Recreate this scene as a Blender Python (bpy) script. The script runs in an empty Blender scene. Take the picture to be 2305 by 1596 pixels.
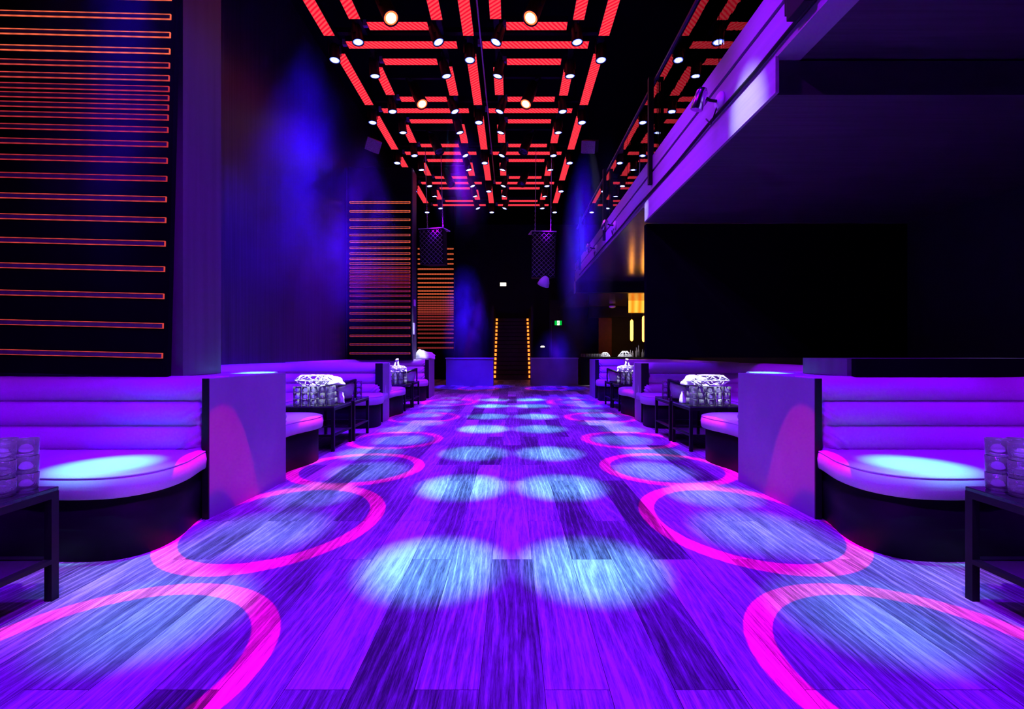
import bpy, bmesh, math, random
from mathutils import Vector, Matrix, Euler, noise
random.seed(7)
SC = bpy.context.scene
COL = SC.collection
PI = math.pi
F = 1050.0            # focal length in pixels of the 2305 wide frame
EYE = 1.10            # camera height
ZLAMP = 5.78          # height of the ceiling fixtures' faces

# ------------------------------------------------------------------ camera, world, exposure
cam_d = bpy.data.cameras.new('camera'); cam = bpy.data.objects.new('camera', cam_d); COL.objects.link(cam)
cam.location = (0, 0, EYE); cam.rotation_euler = (PI/2, 0, 0)
cam_d.sensor_fit = 'HORIZONTAL'; cam_d.sensor_width = 36.0; cam_d.lens = 36.0*F/2305.0
cam_d.shift_y = -5.0/2305.0; cam_d.clip_start = 0.02; cam_d.clip_end = 200
SC.camera = cam
w = bpy.data.worlds.new('night'); SC.world = w; w.use_nodes = True
w.node_tree.nodes['Background'].inputs[0].default_value = (0.010, 0.0, 0.03, 1)
w.node_tree.nodes['Background'].inputs[1].default_value = 0.05
SC.view_settings.view_transform = 'Standard'; SC.view_settings.look = 'None'
SC.view_settings.gamma = 1.0; SC.view_settings.use_curve_mapping = False
SC.view_settings.exposure = 0.0
try:
    SC.cycles.use_denoising = True
    SC.cycles.max_bounces = 7; SC.cycles.diffuse_bounces = 2; SC.cycles.glossy_bounces = 3
    SC.cycles.transmission_bounces = 5; SC.cycles.transparent_max_bounces = 16; SC.cycles.volume_bounces = 0
    SC.cycles.caustics_reflective = False; SC.cycles.caustics_refractive = False
    SC.cycles.use_adaptive_sampling = True; SC.cycles.adaptive_threshold = 0.05
    SC.cycles.sample_clamp_indirect = 4.0
    SC.cycles.volume_step_rate = 1.0; SC.cycles.volume_max_steps = 48
except Exception as e:
    print(e)

PURPLE = (0.125, 0.0, 1.0)
VIOLET = (0.30, 0.0, 1.0)
BLUE = (0.03, 0.0, 1.0)
CYAN = (0.10, 0.72, 1.0)
ICE = (0.55, 0.75, 1.0)
PINK = (1.0, 0.0, 0.12)

def spot(name, loc, target, power, col, angle, blend=1.0, radius=0.04, parent=None):
    d = bpy.data.lights.new(name, 'SPOT'); d.energy = power; d.color = col
    d.spot_size = math.radians(angle); d.spot_blend = blend; d.shadow_soft_size = radius
    o = bpy.data.objects.new(name, d); COL.objects.link(o)
    v = Vector(target) - Vector(loc)
    o.location = loc; o.rotation_euler = v.to_track_quat('-Z', 'Y').to_euler()
    return o

# ---- general purple wash: the wide beams of the ceiling fixtures, row after row down the hall
for y, p in ((-0.6, 560), (1.4, 670), (3.4, 780), (5.46, 850), (7.50, 860), (9.54, 740), (11.58, 240), (13.6, 50)):
    for x in (-0.75, 0.75):
        spot('wash_light', (x, y, ZLAMP), (x*1.3, y, 0), p, PURPLE, 74, 0.6, 0.12)
# ---- violet light on the balcony front
for y, p in ((3.2, 1300), (5.6, 1200), (9.0, 900), (12.5, 600)):
    spot('balcony_light', (-1.6, y-0.4, ZLAMP), (2.0, y, 3.35), p, VIOLET, 38, 0.8, 0.06)
spot('balcony_pool_light', (-0.7, 4.4, ZLAMP), (2.0, 3.95, 3.12), 1900, ICE, 11, 1.0, 0.02)
spot('balcony_pool_light', (-0.7, 6.6, ZLAMP), (2.0, 6.93, 3.18), 1500, ICE, 5, 1.0, 0.02)

# ---- the round pools of blue white light on the floor (mirrored left and right)
POOLS = []
for y in (2.40, 3.82, 5.09, 6.70, 8.00, 9.55, 10.8):
    POOLS.append((0.405, y, 0.36, 1.0))
for x, y, r, p in ((1.50, 1.97, 0.36, .75), (1.52, 2.87, 0.38, .65), (1.90, 2.35, 0.36, .5), (1.55, 3.62, 0.34, .7), (1.32, 4.33, 0.36, .7),
                   (1.55, 5.10, 0.34, .7), (1.38, 5.85, 0.36, .7), (1.55, 6.65, 0.32, .7), (1.40, 7.25, 0.34, .7),
                   (1.55, 8.15, 0.32, .7), (1.40, 8.8, 0.32, .7), (1.55, 9.6, 0.32, .7), (1.40, 10.3, 0.32, .7), (1.45, 11.2, .3, .5)):
    POOLS.append((x, y, r, p))
for s in (-1, 1):
    for x, y, r, p in POOLS:
        lx = s*(x*0.8+0.1); ly = y + (0.25 if x > 1 else 0.0)
        ang = 2*math.degrees(math.atan(r*1.2/ZLAMP))
        spot('pool_light', (lx, ly, ZLAMP), (s*x, y, 0), (3000 if x < 1 else 1550)*p, CYAN, ang, 1.0, 0.03)

# ---- added purple fill spots, slanting from the opposite side to brighten the sofa backs
for s in (-1, 1):
    for y0, y1, p in ((-0.4, 3.2, 1500), (3.2, 7.3, 800), (6.6, 11.0, 800)):
        spot('sofa_fill_light', (-s*1.1, y0, ZLAMP), (s*3.0, y1, 0.6), p, (0.27, 0.0, 1.0), 34, 0.7, 0.08)
# ---- pools on the furniture: sofa seat, divider top, tables and bowls
for s in (-1, 1):
    spot('seat_light', (s*1.2, 2.0, ZLAMP), (s*2.28, 2.62, 0.46), 5200, CYAN, 6.2, 1.0, 0.02)
    spot('divider_light', (s*1.2, 4.7, ZLAMP), (s*2.16, 3.93, 0.92), 6500, CYAN, 4.2, 1.0, 0.02)
    spot('table_light', (s*1.2, 5.0, ZLAMP), (s*2.25, 5.40, 0.70), 10000, (0.75, 0.88, 1.0), 8, 1.0, 0.02)
    spot('table_light', (s*1.2, 3.2, ZLAMP), (s*2.15, 4.55, 0.55), 500, (0.95, 0.45, 0.9), 7.5, 1.0, 0.02)
    spot('table_light', (s*1.2, 8.1, ZLAMP), (s*2.2, 9.0, 0.7), 10000, (0.75, 0.88, 1.0), 6.5, 1.0, 0.02)
    spot('glass_light', (s*1.2, 1.0, ZLAMP), (s*2.15, 1.9, 0.6), 900, (0.45, 0.25, 1.0), 12, 1.0, 0.05)
spot('counter_light', (-1.6, 9.8, ZLAMP), (-2.35, 11.45, 1.0), 2200, (0.7, 0.9, 1.0), 7, 1.0, 0.02)
spot('counter_light', (3.4, 15.0, 2.97), (3.6, 15.8, 0.95), 330, (0.9, 0.9, 1.0), 62, 1.0, 0.02)

# ---- pink ring gobos: a projector whose pattern is one ring of light
def ring_light(loc, target, power, r1, r2, el=1.0):
    o = spot('ring_projector_light', loc, target, power, (1, 1, 1), 2*math.degrees(math.atan(r2*el))+3, 0.0, 0.004)
    zz = (Vector(loc)-Vector(target)).normalized(); xx = Vector((0, 1, 0)).cross(zz).normalized(); yy = zz.cross(xx)
    o.rotation_euler = Matrix((xx, yy, zz)).transposed().to_euler()
    d = o.data; d.use_nodes = True; nt = d.node_tree
    em = nt.nodes['Emission']; em.inputs[0].default_value = (1.0, 0.0, 0.16, 1)
    tc = nt.nodes.new('ShaderNodeTexCoord'); sp = nt.nodes.new('ShaderNodeSeparateXYZ')
    nt.links.new(tc.outputs['Normal'], sp.inputs[0])
    def m(op, a, b=None):
        n = nt.nodes.new('ShaderNodeMath'); n.operation = op
        for i, v in enumerate((a, b)):
            if v is None: continue
            if isinstance(v, (int, float)): n.inputs[i].default_value = v
            else: nt.links.new(v, n.inputs[i])
        return n.outputs[0]
    r = m('DIVIDE', m('SQRT', m('ADD', m('MULTIPLY', sp.outputs[0], sp.outputs[0]), m('MULTIPLY', m('MULTIPLY', sp.outputs[1], sp.outputs[1]), 1.0/(el*el)))), m('ABSOLUTE', sp.outputs[2]))
    mask = m('MULTIPLY', m('GREATER_THAN', r, r1), m('LESS_THAN', r, r2))
    nt.links.new(mask, em.inputs[1])
    return o
for s in (-1, 1):
    for yc, rr, xc, p, el in ((1.62, 0.605, 1.475, 1.0, 1.0), (3.08, 0.63, 1.495, 1.15, 1.24), (4.45, 0.62, 1.46, 1.0, 1.02), (5.88, 0.60, 1.47, .9, .98), (7.9, 0.62, 1.5, .7, 1.0), (10.3, 0.62, 1.38, .7, 1.1), (14.2, 0.64, 1.02, .5, 1.2)):
        zl = ZLAMP
        dist = math.sqrt(zl*zl + 0.45**2 + 0.5**2)
        ring_light((s*(xc-0.45), yc+0.5, zl), (s*xc, yc, 0), 3000*p, (rr-0.105)/dist, rr/dist, el)

# ---- beams for the haze along the walls and over the stage end
for x, y, tx, ty, p, a, c in ((-2.42, 2.9, -2.45, 2.95, 5000, 8, BLUE), (-2.9, 6.6, -3.2, 6.9, 5000, 52, BLUE), (-2.9, 9.2, -3.1, 9.4, 6000, 44, (0.10, 0.0, 1.0)),
                           (-1.6, 13.0, -1.3, 14.8, 8000, 26, BLUE), (1.4, 12.0, 1.3, 14.2, 7000, 20, BLUE), (1.3, 9.0, 1.6, 10.5, 9000, 32, BLUE), (-1.2, 10.2, -1.1, 11.0, 3000, 30, VIOLET)):
    spot('haze_beam_light', (x, y, 5.85), (tx, ty, 0.3), p, c, a, 1.0, 0.05)

# ------------------------------------------------------------------ helpers
def tag(o, label=None, cat=None, group=None, kind=None):
    if label: o['label'] = label
    if cat: o['category'] = cat
    if group: o['group'] = group
    if kind: o['kind'] = kind
    return o
def empty(name, loc=(0, 0, 0), rot=(0, 0, 0)):
    o = bpy.data.objects.new(name, None); COL.objects.link(o)
    o.location = loc; o.rotation_euler = rot; o.empty_display_size = 0.1
    return o
def copy_tree(o, parent=None):
    c = o.copy(); COL.objects.link(c)
    if parent: c.parent = parent
    for ch in [x for x in o.children]: copy_tree(ch, c)
    return c

class MB:
    def __init__(s): s.v = []; s.f = []; s.m = []; s.sm = []; s.mi = 0; s.smooth = False
    def add(s, vs, fs, smooth=None):
        b = len(s.v); s.v += [tuple(v) for v in vs]
        for f in fs:
            s.f.append(tuple(b+i for i in f)); s.m.append(s.mi); s.sm.append(s.smooth if smooth is None else smooth)
        return s
    def box(s, x0, x1, y0, y1, z0, z1, M=None):
        if x0 > x1: x0, x1 = x1, x0
        if y0 > y1: y0, y1 = y1, y0
        vs = [Vector(p) for p in ((x0,y0,z0),(x1,y0,z0),(x1,y1,z0),(x0,y1,z0),(x0,y0,z1),(x1,y0,z1),(x1,y1,z1),(x0,y1,z1))]
        if M: vs = [M @ v for v in vs]
        return s.add(vs, [(0,3,2,1),(4,5,6,7),(0,1,5,4),(1,2,6,5),(2,3,7,6),(3,0,4,7)])
    def lathe(s, prof, n=20, c=(0,0,0), M=None, capb=True, capt=True, smooth=True):
        vs = []; fs = []
        for r, z in prof:
            for k in range(n):
                a = 2*PI*k/n; vs.append(Vector((c[0]+r*math.cos(a), c[1]+r*math.sin(a), c[2]+z)))
        for j in range(len(prof)-1):
            for k in range(n):
                fs.append((j*n+k, j*n+(k+1)%n, (j+1)*n+(k+1)%n, (j+1)*n+k))
        if M: vs = [M @ v for v in vs]
        b = len(s.v); s.add(vs, fs, smooth)
        if capb: s.f.append(tuple(b+k for k in reversed(range(n)))); s.m.append(s.mi); s.sm.append(False)
        if capt: s.f.append(tuple(b+(len(prof)-1)*n+k for k in range(n))); s.m.append(s.mi); s.sm.append(False)
        return s
    def tube(s, pts, r, n=8, closed=False):
        pts = [Vector(p) for p in pts]; N = len(pts); vs = []; fs = []
        up = Vector((0.13, 0.21, 0.97))
        for i, p in enumerate(pts):
            if closed: t = pts[(i+1) % N] - pts[i-1]
            else: t = pts[min(i+1, N-1)] - pts[max(i-1, 0)]
            t.normalize(); a = t.cross(up)
            if a.length < 1e-3: a = t.cross(Vector((1, 0, 0)))
            a.normalize(); b = t.cross(a)
            for k in range(n):
                an = 2*PI*k/n; vs.append(p + r*(math.cos(an)*a + math.sin(an)*b))
        for i in range(N if closed else N-1):
            j = (i+1) % N
            for k in range(n): fs.append((i*n+k, i*n+(k+1)%n, j*n+(k+1)%n, j*n+k))
        if not closed:
            fs.append(tuple(reversed(range(n)))); fs.append(tuple((N-1)*n+k for k in range(n)))
        return s.add(vs, fs, True)
    def build(s, name, mats, parent=None, loc=None, bevel=0.0, recalc=True):
        me = bpy.data.meshes.new(name)
        me.from_pydata(s.v, [], s.f)
        if not isinstance(mats, (list, tuple)): mats = [mats]
        for m in mats: me.materials.append(m)
        me.polygons.foreach_set('material_index', s.m); me.polygons.foreach_set('use_smooth', s.sm)
        bm = bmesh.new(); bm.from_mesh(me)
        if recalc: bmesh.ops.recalc_face_normals(bm, faces=bm.faces)
        if bevel: bmesh.ops.bevel(bm, geom=list(bm.edges), offset=bevel, segments=2, affect='EDGES', profile=0.6)
        bm.to_mesh(me); bm.free(); me.update()
        o = bpy.data.objects.new(name, me); COL.objects.link(o)
        if parent: o.parent = parent
        if loc: o.location = loc
        return o

def boxobj(name, dims, m, parent=None, bevel=0.0):
    return MB().box(*dims).build(name, m, parent, bevel=bevel)

# ------------------------------------------------------------------ materials
MATS = {}
def mat(name, col, rough=0.5, metal=0.0, noise=0.15, scale=8.0, bump=0.0, spec=0.5, stretch=(1, 1, 1), coat=0.0):
    m = bpy.data.materials.new(name); m.use_nodes = True; nt = m.node_tree; b = nt.nodes['Principled BSDF']
    tc = nt.nodes.new('ShaderNodeTexCoord'); mp = nt.nodes.new('ShaderNodeMapping'); mp.inputs['Scale'].default_value = stretch
    nz = nt.nodes.new('ShaderNodeTexNoise'); nz.inputs['Scale'].default_value = scale; nz.inputs['Detail'].default_value = 4
    nt.links.new(tc.outputs['Object'], mp.inputs[0]); nt.links.new(mp.outputs[0], nz.inputs['Vector'])
    cr = nt.nodes.new('ShaderNodeValToRGB')
    lo = [max(0, c*(1-noise)) for c in col[:3]]; hi = [min(1, c*(1+noise)) for c in col[:3]]
    cr.color_ramp.elements[0].position = 0.3; cr.color_ramp.elements[1].position = 0.7
    cr.color_ramp.elements[0].color = (*lo, 1); cr.color_ramp.elements[1].color = (*hi, 1)
    nt.links.new(nz.outputs[0], cr.inputs[0]); nt.links.new(cr.outputs[0], b.inputs['Base Color'])
    b.inputs['Roughness'].default_value = rough; b.inputs['Metallic'].default_value = metal
    b.inputs['Specular IOR Level'].default_value = spec; b.inputs['Coat Weight'].default_value = coat
    if bump:
        bp = nt.nodes.new('ShaderNodeBump'); bp.inputs['Strength'].default_value = bump; bp.inputs['Distance'].default_value = 0.01
        nt.links.new(nz.outputs[0], bp.inputs['Height']); nt.links.new(bp.outputs[0], b.inputs['Normal'])
    MATS[name] = m
    return m
def emis(name, col, strength, col2=None, scale=90.0, direction='X', rot=0.4):
    m = bpy.data.materials.new(name); m.use_nodes = True; nt = m.node_tree
    for n in list(nt.nodes): nt.nodes.remove(n)
    out = nt.nodes.new('ShaderNodeOutputMaterial'); e = nt.nodes.new('ShaderNodeEmission')
    e.inputs[0].default_value = (*col, 1); e.inputs[1].default_value = strength
    tc = nt.nodes.new('ShaderNodeTexCoord'); wv = nt.nodes.new('ShaderNodeTexWave'); wv.inputs['Scale'].default_value = scale
    mp = nt.nodes.new('ShaderNodeMapping'); mp.inputs['Rotation'].default_value = (0, 0, rot)
    wv.inputs['Distortion'].default_value = 1.0
    nt.links.new(tc.outputs['Object'], mp.inputs[0]); nt.links.new(mp.outputs[0], wv.inputs['Vector'])
    mx = nt.nodes.new('ShaderNodeMix'); mx.data_type = 'RGBA'
    mx.inputs[6].default_value = (*col, 1); mx.inputs[7].default_value = (*(col2 or [c*0.9 for c in col]), 1)
    nt.links.new(wv.outputs[0], mx.inputs[0]); nt.links.new(mx.outputs[2], e.inputs[0])
    nt.links.new(e.outputs[0], out.inputs[0])
    MATS[name] = m
    return m
def glassmat(name, ior=1.5, tint=(1, 1, 1), diff=0.0, rough=0.0, boost=1.0, dcol=(1, 1, 1)):
    m = bpy.data.materials.new(name); m.use_nodes = True; nt = m.node_tree
    for n in list(nt.nodes): nt.nodes.remove(n)
    out = nt.nodes.new('ShaderNodeOutputMaterial'); tr = nt.nodes.new('ShaderNodeBsdfTransparent'); gl = nt.nodes.new('ShaderNodeBsdfGlossy')
    tr.inputs[0].default_value = (*tint, 1); gl.inputs['Roughness'].default_value = rough
    fr = nt.nodes.new('ShaderNodeFresnel'); fr.inputs[0].default_value = ior
    mu = nt.nodes.new('ShaderNodeMath'); mu.operation = 'MULTIPLY'; mu.use_clamp = True; mu.inputs[1].default_value = boost
    nz = nt.nodes.new('ShaderNodeTexNoise'); nz.inputs['Scale'].default_value = 14
    bp = nt.nodes.new('ShaderNodeBump'); bp.inputs['Strength'].default_value = 0.02 if rough == 0 else 0.5; bp.inputs['Distance'].default_value = 0.01
    nt.links.new(nz.outputs[0], bp.inputs['Height']); nt.links.new(bp.outputs[0], gl.inputs['Normal'])
    mx = nt.nodes.new('ShaderNodeMixShader')
    nt.links.new(fr.outputs[0], mu.inputs[0]); nt.links.new(mu.outputs[0], mx.inputs[0]); nt.links.new(tr.outputs[0], mx.inputs[1]); nt.links.new(gl.outputs[0], mx.inputs[2])
    last = mx.outputs[0]
    if diff:
        df = nt.nodes.new('ShaderNodeBsdfDiffuse'); df.inputs[0].default_value = (*dcol, 1); m2 = nt.nodes.new('ShaderNodeMixShader')
        m2.inputs[0].default_value = diff; nt.links.new(last, m2.inputs[1]); nt.links.new(df.outputs[0], m2.inputs[2]); last = m2.outputs[0]
    nt.links.new(last, out.inputs[0]); MATS[name] = m
    return m

def floor_material():
    m = bpy.data.materials.new('oak_planks'); m.use_nodes = True; nt = m.node_tree; b = nt.nodes['Principled BSDF']; L = nt.links.new
    N = lambda t: nt.nodes.new('ShaderNode'+t)
    tc = N('TexCoord'); sp = N('SeparateXYZ'); L(tc.outputs['Object'], sp.inputs[0])
    ad = N('Math'); ad.operation = 'ADD'; ad.inputs[1].default_value = 20*0.212+0.106; L(sp.outputs[0], ad.inputs[0])
    cb = N('CombineXYZ'); L(sp.outputs[1], cb.inputs[0]); L(ad.outputs[0], cb.inputs[1])
    br = N('TexBrick'); L(cb.outputs[0], br.inputs['Vector']); br.offset = 0.37; br.offset_frequency = 2
    br.inputs['Color1'].default_value = (0, 0, 0, 1); br.inputs['Color2'].default_value = (1, 1, 1, 1); br.inputs['Mortar'].default_value = (0, 0, 0, 1)
    br.inputs['Scale'].default_value = 1.0; br.inputs['Mortar Size'].default_value = 0.0012; br.inputs['Mortar Smooth'].default_value = 0.2
    br.inputs['Brick Width'].default_value = 1.52; br.inputs['Row Height'].default_value = 0.212; br.inputs['Bias'].default_value = 0.0
    # per plank offset so that the grain does not run on into the next board
    cmb = N('CombineXYZ'); ml = N('Math'); ml.operation = 'MULTIPLY'; ml.inputs[1].default_value = 37.0; L(br.outputs['Color'], ml.inputs[0])
    L(ml.outputs[0], cmb.inputs[2]); L(sp.outputs[0], cmb.inputs[0]); L(sp.outputs[1], cmb.inputs[1])
    mp = N('Mapping'); mp.inputs['Scale'].default_value = (1, 0.05, 1); L(cmb.outputs[0], mp.inputs[0])
    fine = N('TexNoise'); fine.inputs['Scale'].default_value = 150; fine.inputs['Detail'].default_value = 5; fine.inputs['Roughness'].default_value = 0.75; L(mp.outputs[0], fine.inputs['Vector'])
    mp2 = N('Mapping'); mp2.inputs['Scale'].default_value = (1, 0.16, 1); L(cmb.outputs[0], mp2.inputs[0])
    mp3 = N('Mapping'); mp3.inputs['Scale'].default_value = (1, 0.3, 1); L(cmb.outputs[0], mp3.inputs[0])
    wv = N('TexWave'); wv.wave_type = 'BANDS'; wv.bands_direction = 'X'; wv.inputs['Scale'].default_value = 7; wv.inputs['Distortion'].default_value = 14
    wv.inputs['Detail'].default_value = 2; wv.inputs['Detail Scale'].default_value = 0.7; wv.inputs['Detail Roughness'].default_value = 0.4; L(mp2.outputs[0], wv.inputs['Vector'])
    big = N('TexNoise'); big.inputs['Scale'].default_value = 3.4; big.inputs['Detail'].default_value = 6; big.inputs['Roughness'].default_value = 0.62; L(mp3.outputs[0], big.inputs['Vector'])
    def math2(op, a, bb):
        n = N('Math'); n.operation = op
        for i, v in enumerate((a, bb)):
            if isinstance(v, (int, float)): n.inputs[i].default_value = v
            else: L(v, n.inputs[i])
        return n.outputs[0]
    wp = math2('POWER', wv.outputs[0], 5.0)
    v = math2('ADD', math2('MULTIPLY', fine.outputs[0], 0.72), math2('MULTIPLY', wp, 0.12))
    v = math2('ADD', v, math2('MULTIPLY', big.outputs[0], 0.60))
    v = math2('ADD', v, math2('MULTIPLY', br.outputs['Color'], 0.26))
    cr = N('ValToRGB'); cr.color_ramp.elements[0].position = 0.60; cr.color_ramp.elements[0].color = (0.05, 0.046, 0.05, 1)
    cr.color_ramp.elements[1].position = 1.0; cr.color_ramp.elements[1].color = (0.82, 0.77, 0.77, 1)
    e = cr.color_ramp.elements.new(0.80); e.color = (0.30, 0.27, 0.28, 1)
    L(v, cr.inputs[0])
    mm = N('Mix'); mm.data_type = 'RGBA'; mm.inputs[7].default_value = (0.02, 0.018, 0.02, 1); L(br.outputs['Fac'], mm.inputs[0]); L(cr.outputs[0], mm.inputs[6])
    L(mm.outputs[2], b.inputs['Base Color'])
    b.inputs['Roughness'].default_value = 0.5; b.inputs['Specular IOR Level'].default_value = 0.35
    bp = N('Bump'); bp.inputs['Strength'].default_value = 0.25; bp.inputs['Distance'].default_value = 0.004; L(v, bp.inputs['Height']); L(bp.outputs[0], b.inputs['Normal'])
    return m
FLOOR = floor_material()
BLACK = mat('black_paint', (0.006, 0.005, 0.007), 0.5, scale=30, spec=0.25)
BLACKG = mat('black_gloss', (0.02, 0.018, 0.024), 0.12, scale=30, spec=0.6)
VOID = mat('black_drape', (0.004, 0.003, 0.005), 0.95, spec=0.0, scale=5)
WALL = mat('dark_lacquer_wall', (0.04, 0.026, 0.045), 0.36, scale=3, stretch=(1, 8, 0.15), bump=0.06, noise=.5)
BACKW = mat('dark_back_wall', (0.02, 0.014, 0.022), 0.6, scale=2)
PIERM = mat('dark_metal_pier', (0.11, 0.085, 0.12), 0.38, 0.2, scale=2, stretch=(1, 8, 0.3))
DIVM = mat('grey_lacquer', (0.30, 0.27, 0.32), 0.55, scale=2.2, noise=.12)
TOPM = mat('pale_ledge', (0.62, 0.60, 0.64), 0.30, scale=6, noise=.08)
LEATHER = mat('white_leather', (0.66, 0.58, 0.70), 0.36, scale=140, noise=0.06, bump=0.05)
PLINTH = mat('black_plinth', (0.010, 0.008, 0.012), 0.6, scale=8, spec=0.15)
FASCIA = mat('grey_fascia', (0.42, 0.34, 0.44), 0.42, 0.15, scale=2.5, noise=.10, stretch=(1, 0.25, 6), bump=.02)
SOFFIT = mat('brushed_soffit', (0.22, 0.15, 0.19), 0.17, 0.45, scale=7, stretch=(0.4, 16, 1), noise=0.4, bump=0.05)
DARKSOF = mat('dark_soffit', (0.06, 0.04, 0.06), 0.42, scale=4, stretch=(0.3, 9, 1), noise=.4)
CHROME = mat('chrome', (0.7, 0.7, 0.75), 0.18, 1.0, scale=20)
STEEL = mat('brushed_steel', (0.55, 0.5, 0.6), 0.3, 0.35, scale=30, stretch=(1, 1, 8))
WHITE = mat('white_paint', (0.92, 0.92, 0.92), 0.4, scale=20, noise=.03)
CLOTH = mat('white_cloth', (0.92, 0.91, 0.90), 0.85, scale=60, bump=0.2, noise=.05)
GRID = mat('perforated_metal', (0.28, 0.25, 0.3), 0.5, scale=60, noise=.4)
REDBAR = emis('red_led', (1.0, 0.0, 0.03), 1.0, (1.0, 0.085, 0.11), 5.5, rot=0.7)
LENS = emis('blue_white_lens', (0.55, 0.62, 1.0), 9.0, (0.4, 0.5, 1.0), 30)
LENSRIM = emis('blue_lens_rim', (0.06, 0.08, 1.0), 5.0, (0.1, 0.15, 1.0), 30)
WARMLENS = emis('warm_lens', (1.0, 0.50, 0.22), 6.0, (1.0, 0.35, 0.12), 20); WARMRIM = emis('warm_rim', (1.0, 0.10, 0.03), 3.0)
AMBER = emis('amber_tube', (1.0, 0.30, 0.03), 7.0, (1.0, 0.42, 0.06), 40)
AMBERP = emis('amber_gleam_glow', (1.0, 0.22, 0.01), 1.6, (1.0, 0.45, 0.05), 1.2, rot=0)  # amber gleam of the bar soffit, put in as emission
STEPL = emis('step_light', (1.0, 0.17, 0.02), 3.2)
GREEN = emis('exit_green', (0.0, 0.55, 0.05), 1.0)
SIGNW = emis('sign_white', (0.8, 1.0, 0.8), 1.6)
WARMW = emis('warm_white_sign', (1.0, 0.9, 0.72), 2.0)
GLASS = glassmat('balustrade_glass', 1.55, (0.92, 0.92, 0.95), 0.0, 0.0, 1.7)
TUMBLER = glassmat('tumbler_glass', 1.5, (0.97, 0.97, 1.0), 0.10, 0.05, 1.8)
BOTTLEG = glassmat('bottle_glass', 1.5, (0.6, 0.55, 0.6), 0.35, 0.05, 1.0, (0.6, 0.5, 0.5))

# ------------------------------------------------------------------ setting
def struct(name, o_or_dims, m=None, bevel=0.0):
    o = boxobj(name, o_or_dims, m, bevel=bevel) if m is not None else o_or_dims
    o['kind'] = 'structure'; return o
struct('floor', (-4.1, 6.2, -1.5, 23.2, -0.10, 0.0), FLOOR)
struct('ceiling', (-4.1, 6.2, -1.5, 23.2, 7.4, 7.55), VOID)
struct('wall_left', (-4.15, -3.97, -1.5, 23.2, 0, 7.4), WALL)
struct('wall_right', (6.0, 6.2, -1.5, 23.2, 0, 7.4), BACKW)
struct('wall_back', (-4.1, 6.2, 23.0, 23.2, 0, 7.4), BACKW)
struct('wall_rear', (-4.1, 6.2, -1.6, -1.5, 0, 7.4), VOID)
# the dark partition hanging under the balcony beside the aisle
struct('wall_partition', (2.04, 6.0, 7.08, 7.2, 1.02, 3.05), VOID)

# piers with LED panels
P2 = [455.8, 476, 494.9, 512.6, 529.2, 544.2, 558, 570.7, 582.7, 593.5, 602.9, 611.3, 618.5, 624.5, 630.8, 637.4, 645.6, 655.2, 666, 678, 691.6, 705.4, 721, 737.9, 755.9, 775.5, 795.3]
ZS = [EYE + (793-y)*11.09/F for y in P2]
def strip_mats(name, k):
    a = (1.0, 0.16, 0.055); b = (0.75, 0.012, 0.07)
    c = [a[i]*(1-k)+b[i]*k for i in range(3)]
    return emis(name, c, 1.3*(1-k)+0.42*k, [x*0.7 for x in c], 3.0, rot=0)
OUT = [strip_mats('strip_outline_%d' % i, i/5.0) for i in range(6)]
FILL = mat('strip_fill', (0.10, 0.07, 0.10), 0.5, scale=60)
def led_panel(loc, xr, width, zs, fades, label, sh=0.038, lw=0.0045, yaw=0.0, lean=0.0, zb=0.93, zt=7.39):
    """board facing -Y, right edge at x=0 local"""
    r = empty('led_screen', loc, (0, lean, yaw)); tag(r, label, 'light panel', 'LED panels on the piers')
    MB().box(-width, 0.03, 0.0, 0.04, zb, zt).build('board', VOID, r)
    for z, f in zip(zs, fades):
        m = MB(); m.mi = 1
        x0, x1 = -width+0.06, 0.0
        m.box(x0+lw, x1-lw, -0.006, 0.0, z-sh/2+lw, z+sh/2-lw)
        m.mi = 0
        m.box(x0, x1, -0.010, 0.0, z+sh/2-lw, z+sh/2); m.box(x0, x1, -0.010, 0.0, z-sh/2, z-sh/2+lw)
        m.box(x0, x0+lw, -0.010, 0.0, z-sh/2+lw, z+sh/2-lw); m.box(x1-lw, x1, -0.010, 0.0, z-sh/2+lw, z+sh/2-lw)
        m.build('light_strip', [OUT[f], FILL], r)
    return r
def fade(z, zs):
    i = zs.index(z); 
    return 0 if i < 4 else (1 if i < 10 else (3 if i < 12 else (4 if i < 20 else 3)))
fd = [fade(z, ZS) for z in ZS]
struct('pier_wall_front', (-3.96, -2.37, 3.36, 3.80, 0.93, 7.4), PIERM)
struct('pier_wall_middle', (-3.96, -2.37, 11.14, 11.57, 0.93, 5.5), PIERM)
struct('pier_wall_far', (-3.96, -2.37, 18.95, 19.4, 0.0, 7.4), PIERM)
led_panel((-2.413-.0245*2.4, 3.27, 0), 0, 1.46, ZS, fd, 'tall LED panel with orange outlined bars above the front left booth', lean=0.0245)
led_panel((-2.419, 11.09, 0), 0, 1.496, ZS, fd, 'LED panel of orange outlined bars on the pier behind the white cushion', lw=0.008, sh=.045, zt=5.5)
P3 = [560.2, 571.9, 583.3, 594.1, 605.9, 617, 627.2, 636.8, 646.2, 654.6, 662, 669.3, 676.2, 682, 687.5, 692.5, 697, 702, 707, 713, 719, 726, 733.6, 741.8, 750.8, 760.4, 771.3, 783]
Z3 = [EYE + (793-y)*18.88/F for y in P3]
led_panel((-2.37, 18.88, 0), 0, 1.5, Z3, [0 if i < 12 else 2 if i < 18 else 3 for i in range(len(Z3))], 'farthest LED panel with red glowing bars left of the staircase', lw=0.012, sh=.05, zb=0.0)

# dark block on the right hand divider (the foot of the right pier) under the partition
struct('panel_trim', (2.40, 3.96, 3.26, 3.298, 0.93, 1.055), VOID)
struct('pier_wall_right', (2.37, 3.96, 3.30, 3.80, 0.93, 1.055), PIERM)

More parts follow.
